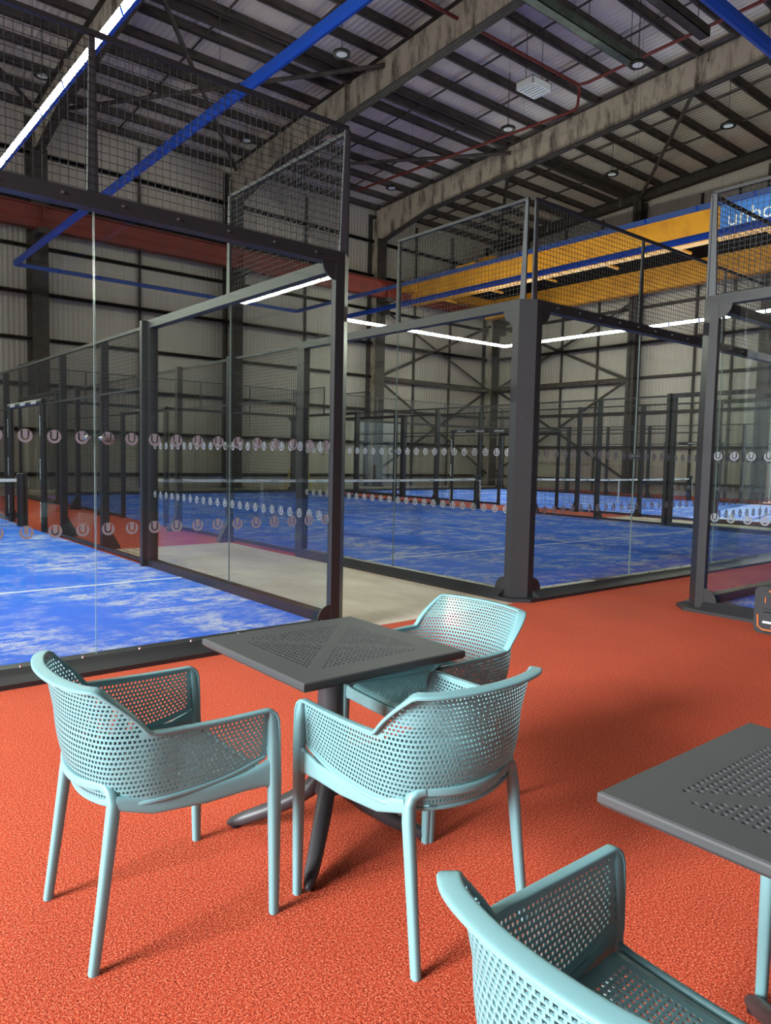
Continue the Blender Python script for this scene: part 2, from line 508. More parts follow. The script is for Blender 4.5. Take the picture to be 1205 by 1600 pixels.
mb = MB(); mb.tube([(-.4, 15.2, 5.4), (-.4, 24, 5.4)], .13, 8); mb.build('wall_strut', 'purlin', wr)
gable('wall_left', XL, -1, -5.4, -.4, 6.2, 'pale profiled sheet gable wall with the open roller door')
wn = thing('wall_near', (0, YN, 0), 'pale profiled sheet wall behind the photographer', 'wall'); struct(wn)
bx('cladding', (XL, -.1, 0), (-9.6, 0, 13.9), 'wall_sheet_x', wn)
bx('cladding', (-.4, -.1, 0), (XG, 0, 13.9), 'wall_sheet_x', wn)
bx('cladding', (-9.6, -.1, 6), (-.4, 0, 13.9), 'wall_sheet_x', wn)
for z in GZ[4:]: girt(wn, 0, z, XL, XG, .12)

# crane: red runway, yellow double girder bridge
rw = thing('crane_runway', (0, 23.55, 0), 'red steel crane runway girder along the far wall', 'beam')
mb = MB(); mb.box((-11.3, -.02, 9.18), (27.5, .02, 9.95)); mb.build('web', 'red_girder', rw)
for z in (9.18, 9.95):
    mb = MB(); mb.box((-11.3, -.2, z), (27.5, .2, z + .03)); mb.build('flange', 'red_girder', rw)
for x in FR[1:-1]: bx('stiffener', (x - .02, -.18, 9.21), (x + .02, .18, 9.95), 'red_girder', rw)
cr = thing('bridge_crane', (23.6, 23.3, 9), 'yellow bridge crane spanning above the far courts', 'crane')
for dx in (-2.55, 2.75):
    g_ = MB().box((dx - .2, -40, 0), (dx + .2, -.2, 1.0)).build('girder', 'crane_yellow', cr)
    mb = MB(); mb.box((dx - .22, -40, .99), (dx + .22, -.2, 1.02)); mb.box((dx - .22, -40, -.02), (dx + .22, -.2, .01)); mb.build('flange', 'crane_yellow', g_)
mb = MB(); mb.box((-3.2, -.6, .55), (3.4, .02, 1.05)); mb.build('end_carriage', 'crane_yellow', cr)
mb = MB(); mb.box((-2.3, -40, .93), (2.5, -.7, .98)); mb.build('walkway', 'matte_black', cr)
for y in range(-38, 0, 3): bx('walkway_bracket', (-2.34, y, .02), (-1.4, y + .08, .1), 'crane_yellow', cr)
mb = MB(); mb.tube([(-.7, -40, 1.9), (-.7, -.8, 1.9)], .03, 6)
for y in range(-39, 0, 2): mb.tube([(-.7, y, 1.0), (-.7, y, 1.9)], .025, 5)
mb.build('walkway_rail', 'crane_yellow', cr)
tr = MB(); tr.box((-2.9, -4.6, 1.02), (3.1, -3.4, 1.25)); tr.box((-1.6, -4.4, 1.25), (.2, -3.6, 1.8)); tr.box((.6, -4.3, 1.25), (1.8, -3.7, 1.6)); tr.build('trolley', 'crane_yellow', cr)
bn = bx('banner', (-2.80, -24.3, -.0), (-2.775, -15.7, 1.0), 'banner_blue', cr)
lettering('unbound', .74, 'white', bn, (-2.803, -17.25, .50), (0, -1, 0), (0, 0, 1))

# suspended cable trays and pipework under the roof
def hang(parent, pts, z1s, r=.006):
    for (x, y, z), z1 in zip(pts, z1s): MB().tube([(x, y, z), (x, y, z1)], r, 4).build('hanger_wire', 'wire', parent)
for k, (x0, x1, y, z, lab) in enumerate(((8.0, 15.9, 7.78, 12.75, 'long dark green steel tray hung above the red pipe'), (9.0, 16.1, 5.9, 12.9, 'short brown steel tray hung at the top right edge'))):
    t = thing('cable_tray', (x0, y, z), lab, 'tray')
    mb = MB(); mb.box((0, -.14, 0), (x1 - x0, .14, .02)); mb.box((0, -.14, 0), (x1 - x0, -.12, .26)); mb.box((0, .12, 0), (x1 - x0, .14, .26)); mb.build('channel', 'tray_green' if k == 0 else 'steel_dark', t)
    hang(t, [(a, 0, .2) for a in (.5, 3, 5.5, x1 - x0 - .4)], [1.9] * 4, .012)
pp = thing('sprinkler_pipe', (17.3, 10.9, 13.9), 'thin red steel pipe running under the roof and along a rafter', 'pipe')
MB().tube([(-29, .25, 0), (-.1, 0, 0), (0, 0, 0)], .05, 8).build('main_pipe', 'pipe_red', pp, smooth=True)
MB().tube([(0, 0, 0), (.12, .04, -.06), (.16, .08, -.15), (.16, .12, -.60), (.13, .25, -.70), (-.8, 11, -.75)], .05, 8).build('rafter_pipe', 'pipe_red', pp, smooth=True)
MB().tube([(0, 0, 0), (.1, -.3, .0), (.2, -9, .2)], .05, 8).build('branch_pipe', 'pipe_red', pp, smooth=True)

# round high-bay lamps
def highbay(x, y, z, label):
    t = thing('high_bay_lamp', (x, y, z), label, 'ceiling lamp', group='round high-bay lamps under the roof')
    mb = MB(); n = 20
    prof = [(.10, .02), (.24, -.0), (.25, .03), (.24, .07), (.12, .10), (.08, .16), (0.02, .17)]
    for k in range(n):
        a0, a1 = 2 * PI * k / n, 2 * PI * (k + 1) / n
        for (ra, za), (rb, zb) in zip(prof, prof[1:]):
            mb.quad([(ra * math.cos(a0), ra * math.sin(a0), za), (ra * math.cos(a1), ra * math.sin(a1), za), (rb * math.cos(a1), rb * math.sin(a1), zb), (rb * math.cos(a0), rb * math.sin(a0), zb)])
    mb.build('housing', 'lamp_black', t, smooth=True)
    mb = MB(); mb.prism([(.15 * math.cos(2 * PI * k / n), .15 * math.sin(2 * PI * k / n)) for k in range(n)], .012, .03); mb.build('lens', 'lamp_lens', t)
    hang(t, [(0, 0, .17)], [roof_z(y) - z + .15], .012)
    return t
HB = [(2.85, 19.4, 'round black high-bay lamp at the upper left behind the mesh'), (8.8, 12.5, 'round black high-bay lamp beside the blue strip near the top middle'),
      (9.6, 19.3, 'round black high-bay lamp seen through mesh left of the pale rafter'), (16.3, 19.3, 'round black high-bay lamp right of the near corner mesh post'),
      (15.3, 7.4, 'round black high-bay lamp hung below the red pipe at the upper right'), (15.7, 12.5, 'round black high-bay lamp close above the long rust stained rafter'),
      (20.8, 7.5, 'round black high-bay lamp beyond the rafter near the right edge'), (21.6, 12.4, 'round black high-bay lamp just above the gable column')]
for x, y, l in HB: highbay(x, y, 12.5, l)
t = thing('panel_lamp', (13.95, 9.98, 12.3), 'white louvred rectangular lamp hung beside the red pipe', 'ceiling lamp')
mb = MB(); mb.box((-.42, -.32, .0), (.42, -.3, .22)); mb.box((-.42, .3, 0), (.42, .32, .22)); mb.box((-.42, -.32, 0), (-.4, .32, .22)); mb.box((.4, -.32, 0), (.42, .32, .22)); mb.box((-.42, -.32, .2), (.42, .32, .22)); mb.build('housing', 'white', t)
for k in range(6):
    bx('louvre', (-.36 + k * .13, -.3, .0), (-.33 + k * .13, .3, .14), 'white', t)
for k in range(5):
    MB().tube([(-.28 + k * .13, -.28, .12), (-.28 + k * .13, .28, .12)], .03, 8).build('tube', 'lamp_lens', t)
hang(t, [(-.35, 0, .22), (.35, 0, .22)], [1.9, 1.9], .012)
MB().tube([(-.2, -.1, .24), (-.2, .1, .24)], .1, 8).build('ballast', 'lamp_black', t)

# ------------------------------------------------------------------ padel courts
LX, LY, CH = 10.1, 20.1, .125
YB = [.05, 2.05, 4.05]                     # glass panel boundaries of the side walls
def sticker_mesh():
    cu = bpy.data.curves.new('mark', 'CURVE'); cu.dimensions = '2D'; cu.fill_mode = 'BOTH'
    def poly(pts):
        s = cu.splines.new('POLY'); s.points.add(len(pts) - 1)
        for p, q in zip(s.points, pts): p.co = (q[0], q[1], 0, 1)
        s.use_cyclic_u = True
    R = .042
    poly([(R * math.cos(2 * PI * k / 20), R * math.sin(2 * PI * k / 20)) for k in range(20)])
    u = []
    ro, ri, top, cy = .0245, .0140, .0325, -.002
    u += [(-ro, top), (-ro, cy)] + [(-ro * math.cos(PI * k / 8), cy - ro * math.sin(PI * k / 8)) for k in range(1, 8)] + [(ro, cy), (ro, top)]
    u += [(ri, top), (ri, cy)] + [(ri * math.cos(PI * k / 8), cy - ri * math.sin(PI * k / 8)) for k in range(1, 8)] + [(-ri, cy), (-ri, top)]
    poly(u)
    o = bpy.data.objects.new('mark', cu); C.objects.link(o)
    me = bpy.data.meshes.new_from_object(o.evaluated_get(bpy.context.evaluated_depsgraph_get()))
    bpy.data.objects.remove(o)
    me.materials.clear(); me.materials.append(MATS['sticker'])
    return me
STK = sticker_mesh()

def mesh_panel(parent, p0, p1, z0, z1, cell=.05, r=.0017, name='mesh_panel'):
    """welded wire panel between plan points p0 and p1"""
    mb = MB()
    p0, p1 = Vector(p0), Vector(p1); L = (p1 - p0).length; d = (p1 - p0) / L; nrm = Vector((d.y, -d.x))
    n = max(1, round(L / cell)); k = max(1, round((z1 - z0) / cell))
    def wire(a, b, wv, hv):
        base = len(mb.v)
        for q in (a, b):
            for u, v in ((-1, -1), (1, -1), (1, 1), (-1, 1)): mb.v.append(tuple(q + wv * u * r + hv * v * r))
        for i in range(4):
            j = (i + 1) % 4; mb.f.append((base + i, base + j, base + 4 + j, base + 4 + i)); mb.mi.append(0)
    D3, N3, Z3 = Vector((d.x, d.y, 0)), Vector((nrm.x, nrm.y, 0)), Vector((0, 0, 1))
    for i in range(n + 1):
        q = p0 + d * (L * i / n); wire(Vector((q.x, q.y, z0)), Vector((q.x, q.y, z1)), D3, N3)
    for j in range(k + 1):
        z = z0 + (z1 - z0) * j / k
        o = N3 * r * 2
        wire(Vector((p0.x, p0.y, z)) + o, Vector((p1.x, p1.y, z)) + o, Z3, N3)
    me = bpy.data.meshes.new(name); me.from_pydata(mb.v, [], mb.f); me.materials.append(MATS['wire'])
    o = obj(name, me, parent); o['kind'] = 'stuff'
    return o

GLASS = {}
def pane(parent, cx, cy, axis, L, zlo, zhi, stickers):
    key = (axis, round(L, 3), zlo, zhi)
    if key not in GLASS:
        mb = MB(); t = .006; h = L / 2 - .004
        a, b = ((-h, -t, zlo), (h, t, zhi)) if axis == 0 else ((-t, -h, zlo), (t, h, zhi))
        mb.box(a, b)
        me = mb.mesh('glass_pane', ['glass', 'glass_edge'])
        big = max(p.area for p in me.polygons)
        for p in me.polygons: p.material_index = 0 if p.area > big * .5 else 1
        GLASS[key] = me
    o = obj('glass_pane', GLASS[key], parent, (cx, cy, 0))
    if stickers:
        for z in (.92, 1.51):
            for i in range(12):
                q = -L / 2 + L * (i + .5) / 12
                if axis == 0: obj('sticker', STK, o, (q, -.0085, z), (PI / 2, 0, 0))
                else: obj('sticker', STK, o, (-.0085, q, z), (PI / 2, 0, -PI / 2))
    return o

def make_court():
    r = thing('padel_court', (0, 0, 0), 'x', 'sports court')
    F = 'frame'
    # corner posts (chamfered), tapered top posts
    for sx in (0, 1):
        for sy in (0, 1):
            T = lambda pts: [((LX - x if sx else x), (LY - y if sy else y)) for x, y in pts]
            o = MB().prism(T([(CH, 0), (CH + .085, 0), (CH + .085, .06), (.11, .11), (.06, CH + .085), (0, CH + .085), (0, CH)]), 0, 3.03).build('corner_post', [F, 'frame_grey'], r)
            mb = MB()
            for a in (0, 1):
                pts0 = [(.085, .03), (.155, .03), (.155, .05), (.085, .05)]; pts1 = [(.085, .03), (.12, .03), (.12, .05), (.085, .05)]
                if a: pts0 = [(y, x) for x, y in pts0]; pts1 = [(y, x) for x, y in pts1]
                mb.prism(T(pts0), 3.03, 4.0, 0, T(pts1))
            mb.build('mesh_post', 'frame_grey', r)
            k_ = CH + .085
            MB().prism(T([(-.10, k_), (-.10, .06), (.06, -.10), (k_, -.10), (k_, .1), (.1, k_)]), 0, .034).build('base_plate', F, r)
            if sx == 0 and sy == 0:
                n = Vector((-1, -1, 0)).normalized(); c0 = Vector((CH / 2, CH / 2, 2.35)) + n * .0005
                # reading upward on the chamfer
                lettering('PADEL ALBA', .105, 'ink', o, c0 + Vector((.022, -.022, 0)) * -.9, (0, 0, 1), (-1, 1, 0))
                MB().tube([c0 + Vector((.02 * math.cos(t) - 0, -.02 * math.cos(t), -.48 + .04 * math.sin(t))) * 1.0 for t in [2 * PI * k / 14 for k in range(15)]], .002, 4).build('emblem', 'ink', o)
            # gusset plates at top and bottom of the frame corners
            for z0, zs in ((2.935, -1), (.1, 1)):
                for a in (0, 1):
                    mb = MB(); R = .13; k = 8
                    pl = [(CH + .08, z0)] + [(CH + .08 + R * math.cos(PI / 2 * i / k), z0 + zs * R * math.sin(PI / 2 * i / k)) for i in range(k + 1)]
                    n0 = len(mb.v)
                    for dpt in (.004, .016):
                        for u, z in pl:
                            x, y = (u, dpt) if a == 0 else (dpt, u)
                            mb.v.append((LX - x if sx else x, LY - y if sy else y, z))
                    m_ = len(pl)
                    mb.f += [tuple(range(n0, n0 + m_)), tuple(range(n0 + 2 * m_ - 1, n0 + m_ - 1, -1))]
                    mb.f += [(n0 + i, n0 + (i + 1) % m_, n0 + m_ + (i + 1) % m_, n0 + m_ + i) for i in range(m_)]
                    mb.mi += [0] * (m_ + 2)
                    mb.build('gusset', F, r)
    c0, c1 = CH + .085, LX - CH - .085
    for sy in (0, 1):
        y_ = lambda y: LY - y if sy else y
        bx('top_rail', (c0, y_(0), 2.935), (c1, y_(.1), 3.03), F, r)
        mb = MB(); mb.xprism([(y_(-.10), 0), (y_(.1), 0), (y_(.1), .10), (y_(-.0), .10), (y_(-.10), .03)], c0, c1, 0); mb.build('base_rail', F, r)
        mesh_panel(r, (.1, y_(.045)), (LX - .1, y_(.045)), 3.05, 4.0)
        bx('mesh_rail', (.085, y_(.03), 3.985), (LX - .085, y_(.06), 4.015), F, r)
        for k in range(5):
            pane(r, .05 + 1 + 2 * k + (.06 if k == 0 else -.06 if k == 4 else 0), y_(.05), 0, 2.0 if 0 < k < 4 else 1.88, .08, 2.96, sy == 0)
            if k:
                mb = MB(); xx = .05 + 2 * k
                a = [(xx - .035, y_(.05)), (xx + .035, y_(.05)), (xx + .035, y_(.075)), (xx - .035, y_(.075))]
                b = [(xx - .018, y_(.05)), (xx + .018, y_(.05)), (xx + .018, y_(.07)), (xx - .018, y_(.07))]
                mb.prism(a, 3.03, 4.0, 0, b); mb.build('mesh_post', 'frame_grey', r)
                bk = bx('glass_bracket', (xx - .075, y_(.03), 1.48), (xx + .075, y_(.07), 1.54), 'glass', r)
                for dx in (-.05, .05):
                    MB().tube([(xx + dx, y_(.015), 1.51), (xx + dx, y_(.085), 1.51)], .014, 10).build('bolt', 'bolt', bk)
        mb = MB()
        for k in range(26):
            xx = .45 + k * .37
            mb.tube([(xx, y_(-.008), 2.985), (xx, y_(.0), 2.985)], .009, 6)
            mb.tube([(xx + .1, y_(.0), .1), (xx + .1, y_(.0), .115)], .009, 6)
        o = mb.build('bolt_row', 'bolt', r); o['kind'] = 'stuff'
    for sx in (0, 1):
        x_ = lambda x: LX - x if sx else x
        for sy in (0, 1):
            y_ = lambda y: LY - y if sy else y
            bx('top_rail', (x_(0), y_(CH + .085), 2.935), (x_(.1), y_(4.02), 3.03), F, r)
            bx('end_post', (x_(0), y_(4.02), 0), (x_(.1), y_(4.12), 3.03), F, r)
            bx('end_post', (x_(.0), y_(4.12), 0), (x_(.16), y_(4.20), 3.03), F, r)
            mb = MB(); mb.xprism([(x_(-.10), 0), (x_(.1), 0), (x_(.1), .10), (x_(0), .10), (x_(-.10), .03)], y_(CH + .085), y_(4.02), 1); mb.build('base_rail', F, r)
            for k in range(2):
                pane(r, x_(.05), y_(1.05 + 2 * k + (.06 if k == 0 else 0)), 1, 2.0 if k else 1.88, .08, 2.96, sy == 0)
            bk = bx('glass_bracket', (x_(.03), y_(1.975), 1.48), (x_(.07), y_(2.125), 1.54), 'glass', r)
            for dy in (2.0, 2.1):
                MB().tube([(x_(.015), y_(dy), 1.51), (x_(.085), y_(dy), 1.51)], .014, 10).build('bolt', 'bolt', bk)
            mesh_panel(r, (x_(.045), y_(.1)), (x_(.045), y_(2.05)), 3.05, 4.0)
            bx('mesh_rail', (x_(.03), y_(.085), 3.985), (x_(.06), y_(2.07), 4.015), F, r)
            mb = MB(); mb.prism([(x_(.05), y_(2.03)), (x_(.075), y_(2.03)), (x_(.075), y_(2.1)), (x_(.05), y_(2.1))], 3.03, 4.0, 0, [(x_(.05), y_(2.05)), (x_(.07), y_(2.05)), (x_(.07), y_(2.085)), (x_(.05), y_(2.085))]); mb.build('mesh_post', F, r)
            # wire fence of the side, 3 m tall
            mesh_panel(r, (x_(.05), y_(4.12)), (x_(.05), y_(8.9)), .06, 2.98)
            for y in (6.1, 8.1):
                mb = MB(); mb.box((x_(.0), y_(y - .05), 0), (x_(-.10), y_(y + .05), 3.0))
                mb.xprism([(x_(-.10), 0), (x_(-.26), 0), (x_(-.26), .03), (x_(-.10), .32)], y_(y - .05), y_(y + .05), 1); mb.build('fence_post', F, r)
            bx('fence_rail', (x_(.02), y_(4.1), 2.96), (x_(.06), y_(10.05), 3.0), F, r)
            bx('fence_rail', (x_(.02), y_(4.1), .02), (x_(.06), y_(8.9), .07), F, r)
            bx('fence_rail', (x_(.02), y_(4.1), 2.22), (x_(.05), y_(8.9), 2.25), F, r)
            j = MB().tube([(x_(.05), y_(8.9), 0), (x_(.05), y_(8.9), 2.25)], .055, 10).build('door_jamb', 'black_pad', r, smooth=True)
            for z in (.35, 1.1, 1.85):
                s = -1 if sx == 0 else 1
                lettering('unbound', .10, 'white', j, (x_(.108) if True else 0, y_(8.9), z), (0, 0, 1), (0, -1 if sx == 0 else 1, 0) if True else None)
        lt = MB().tube([(x_(.05), 8.85, 2.27), (x_(.05), LY - 8.85, 2.27)], .055, 10).build('door_lintel', 'black_pad', r, smooth=True)
        for y in (9.3, 10.05, 10.8):
            lettering('unbound', .10, 'white', lt, (x_(.108), y, 2.27), (0, -1, 0) if sx else (0, 1, 0), (0, 0, 1))
        mesh_panel(r, (x_(.05), 8.9), (x_(.05), LY - 8.9), 2.33, 2.98)
    return r

court0 = make_court()
SPOTS = [((-10.04, 0, 0), 0, 'black framed glass court nearest the camera with lit overhead strips'),
         ((2.18, 0, 0), 0, 'black framed glass court in the middle with unlit overhead strips'),
         ((13.43, -1.12, 0), PI, 'black framed glass court at the right edge behind the sports bag'),
         ((14.32, 0, 0), 0, 'far black framed glass court beside the gable wall')]
for i, (loc, rz, lab) in enumerate(SPOTS):
    if i == 0: o = court0
    elif i == 3:
        o = copy_tree(court0)
        for ch in list(o.children):
            for g in list(ch.children):
                if g.name.startswith(('sticker', 'bolt')): bpy.data.objects.remove(g)
    else: o = copy_tree(court0)
    o.location = loc; o.rotation_euler = (0, 0, rz); o['label'] = lab; o['group'] = 'padel courts'

# turf with its lines (setting)
WHERE = ['of the nearest court', 'of the middle court', 'of the court at the right edge', 'of the far court']
tm = MB().box((.1, .1, 0), (LX - .1, LY - .1, .012)).mesh('floor_turf', 'turf')
lm1 = MB().box((.1, -.025, .011), (LX - .1, .025, .0145)).mesh('court_line', 'line')
lm2 = MB().box((-.025, 3.1, .011), (.025, LY - 3.1, .0145)).mesh('court_line', 'line')
for i, (loc, rz, lab) in enumerate(SPOTS):
    o = obj('floor_turf', tm, None, loc, (0, 0, rz)); struct(o, 'sandy blue artificial turf ' + WHERE[i], 'turf')
    obj('court_line', lm1, o, (0, 3.1, 0)); obj('court_line', lm1, o, (0, LY - 3.1, 0)); obj('court_line', lm2, o, (LX / 2, 0, 0))

# nets
def make_net():
    t = thing('padel_net', (0, 0, 0), 'x', 'net', group='nets of the courts')
    zt = lambda x: .90 - .035 * math.sin(PI * x / LX)
    mb = MB(); n = 20
    for k in range(n):
        xa, xb = .2 + (LX - .4) * k / n, .2 + (LX - .4) * (k + 1) / n
        mb.xprism([(xa, zt(xa)), (xb, zt(xb)), (xb, zt(xb) - .06), (xa, zt(xa) - .06)], -.008, .008, 1)
    tp = mb.build('tape', 'white', t)
    for k in range(8):
        x = .65 + k * 1.25
        lettering('unbound', .058, 'ink', tp, (x, -.0095, zt(x) - .03), (1, 0, 0), (0, 0, 1))
    o = mesh_panel(t, (.2, 0), (LX - .2, 0), .03, .83, .045, .0016, 'net_mesh')
    o.data.materials.clear(); o.data.materials.append(MATS['net_black'])
    for x in (.13, LX - .13):
        p_ = MB().tube([(x, 0, 0), (x, 0, .06), (x, 0, .98), (x, 0, 1.0)], [.10, .095, .095, .07], 16).build('net_post', 'black_pad', t, smooth=True)
        for s in (-1, 1):
            lettering('unbound', .17, 'white', p_, (x, s * .0965, .55), (0, 0, 1), (-1 if s < 0 else 1, 0, 0))
    MB().box((LX / 2 - .025, -.012, .02), (LX / 2 + .025, .012, .87)).build('centre_strap', 'white', t)
    return t
net0 = make_net()
for i, (loc, rz, lab) in enumerate(SPOTS):
    o = net0 if i == 0 else copy_tree(net0)
    c = Matrix.Rotation(rz, 3, 'Z') @ Vector((0, LY / 2, 0)) + Vector(loc)
    o.location = c; o.rotation_euler = (0, 0, rz); o['label'] = 'black net with white lettered tape ' + WHERE[i]

for ch in net0.children:            # the posts of the nearest court carry no lettering
    if ch.name.startswith('net_post'):
        for g in list(ch.children): bpy.data.objects.remove(g)

# suspended light tracks
def make_track(lit):
    t = thing('light_track', (0, 0, 0), 'x', 'light', group='suspended light tracks')
    z = 7.05
    runs = [((0, 0), (LX, 0), (0, 1)), ((LX, 0), (LX, LY), (-1, 0)), ((LX, LY), (0, LY), (0, -1)), ((0, LY), (0, 0), (1, 0))]
    for a, b, n in runs:
        a, b, n = Vector(a), Vector(b), Vector(n); d = (b - a).normalized(); L = (b - a).length
        n3, d3 = Vector((n.x, n.y, 0)), Vector((d.x, d.y, 0))
        P = lambda s, q, h: Vector((a.x, a.y, z)) + d3 * s + n3 * q + Vector((0, 0, h))
        mb = MB(); k0 = len(mb.v)
        prof = [(-.05, .0), (.0, -.05), (.04, -.05), (.05, .06), (-.05, .10)]
        for s in (0, L):
            mb.v += [tuple(P(s, q, h)) for q, h in prof]
        mb.f += [tuple(range(5)), tuple(range(9, 4, -1))] + [(i, (i + 1) % 5, 5 + (i + 1) % 5, 5 + i) for i in range(5)]
        mb.mi += [0] * 7
        rl = mb.build('rail', 'track_blue', t)
        n_ = round(L / 1.25)
        for k in range(n_):
            s0, s1 = L * k / n_ + .03, L * (k + 1) / n_ - .03
            mb = MB()
            q = [P(s, qq, h) for s in (s0, s1) for qq, h in ((.042, -.048), (.046, -.048), (.082, .055), (.052, .058))]
            mb.v += [tuple(v) for v in q]; mb.f += [(0, 1, 2, 3), (7, 6, 5, 4), (0, 4, 5, 1), (1, 5, 6, 2), (2, 6, 7, 3), (3, 7, 4, 0)]; mb.mi += [0, 0, 0, 1, 0, 0]
            mb.build('led_bar', ['track_blue', 'led_lit' if lit else 'led_off'], rl)
        mb = MB()
        for k in range(5):
            s = L * (k + .35) / 5; q = P(s, 0, .1); mb.tube([q, q + Vector((0, 0, 6.62 + .055 * (LY - q.y)))], .004, 4)
        o = mb.build('hanger_wire', 'wire', t); o['kind'] = 'stuff'
    return t
tracks = [make_track(True), make_track(False)]
TL = ['suspended rectangular light track with glowing strips above the nearest court', 'suspended blue light track, strips off, above the middle court', 'suspended blue light track above the court at the right edge', 'suspended light track with glowing strips above the far court']
for i, lit in enumerate((0, 1, 1, 0)):
    o = tracks[i] if i < 2 else copy_tree(tracks[lit])
    o.location = SPOTS[i][0]; o.rotation_euler = (0, 0, SPOTS[i][1]); o['label'] = TL[i]

# ------------------------------------------------------------------ armchair
def catmull(P, t):
    n = len(P) - 1; i = min(int(t * n), n - 1); u = t * n - i
    p0, p1, p2, p3 = (P[max(i - 1, 0)], P[i], P[i + 1], P[min(i + 2, n)])
    return tuple(.5 * ((2 * b) + (-a + c) * u + (2 * a - 5 * b + 4 * c - d) * u * u + (-a + 3 * b - 3 * c + d) * u ** 3) for a, b, c, d in zip(p0, p1, p2, p3))
def curve(ctrl, s):
    """ctrl: list of (s, (x,y,z)) resampled to uniform knots"""
    P = [c[1] for c in ctrl]; K = [c[0] for c in ctrl]
    s = max(K[0], min(K[-1], s))
    for i in range(len(K) - 1):
        if s <= K[i + 1]: break
    u = (s - K[i]) / (K[i + 1] - K[i]); return catmull(P, (i + u) / (len(P) - 1))
def mir(ctrl): return ctrl + [(2 - s, (x, -y, z)) for s, (x, y, z) in reversed(ctrl[:-1])]
V0 = mir([(0, (.246, .266, .506)), (.18, (.12, .264, .474)), (.36, (-.01, .258, .460)), (.54, (-.12, .242, .455)), (.69, (-.192, .192, .448)), (.84, (-.222, .105, .438)), (1, (-.232, 0, .432))])
V1 = mir([(0, (.250, .276, .652)), (.18, (.12, .277, .652)), (.36, (-.01, .275, .655)), (.54, (-.130, .266, .660)), (.69, (-.222, .218, .660)), (.84, (-.268, .118, .660)), (1, (-.282, 0, .660))])
V2 = mir([(0, (.244, .282, .80)), (.18, (.12, .284, .80)), (.36, (-.01, .284, .80)), (.54, (-.145, .280, .80)), (.69, (-.252, .226, .80)), (.84, (-.294, .124, .80)), (1, (-.306, 0, .80))])
def shell(s, v):
    a, b, c = (Vector(curve(k, s)) for k in (V0, V1, V2))
    if v <= 1:
        p = a.lerp(b, v)
        bul = .010 * math.sin(PI * v) * min(1, max(0, (min(s, 2 - s) - .4) / .3))
        out = Vector((p.x - .02, p.y, 0)); out.normalize() if out.length else None
        return p + out * bul
    return b.lerp(c, v - 1)
def ramp_v(s):
    s = min(s, 2 - s)
    return 1 + .95 * max(0, min(1, (s - .535) / .145)) ** .85
def perforated(name, cells, thick, mt, parent):
    """cells: list of (4 corner points, hole ratio or 0)"""
    mb = MB()
    for q, h in cells:
        q = [Vector(p) for p in q]
        if h <= 0: mb.quad(q); continue
        c = sum(q, Vector()) / 4
        i4 = [c + (p - c) * h for p in q]
        n = len(mb.v); mb.v += [tuple(p) for p in q + i4]
        for i in range(4):
            j = (i + 1) % 4; mb.f.append((n + i, n + j, n + 4 + j, n + 4 + i)); mb.mi.append(0)
    me = bpy.data.meshes.new(name); me.from_pydata(mb.v, [], mb.f); me.materials.append(MATS[mt])
    bm = bmesh.new(); bm.from_mesh(me)
    bmesh.ops.remove_doubles(bm, verts=bm.verts, dist=.0002)
    bmesh.ops.recalc_face_normals(bm, faces=bm.faces)
    geom = bmesh.ops.solidify(bm, geom=bm.faces[:], thickness=thick)
    bm.to_mesh(me); bm.free()
    return obj(name, me, parent)

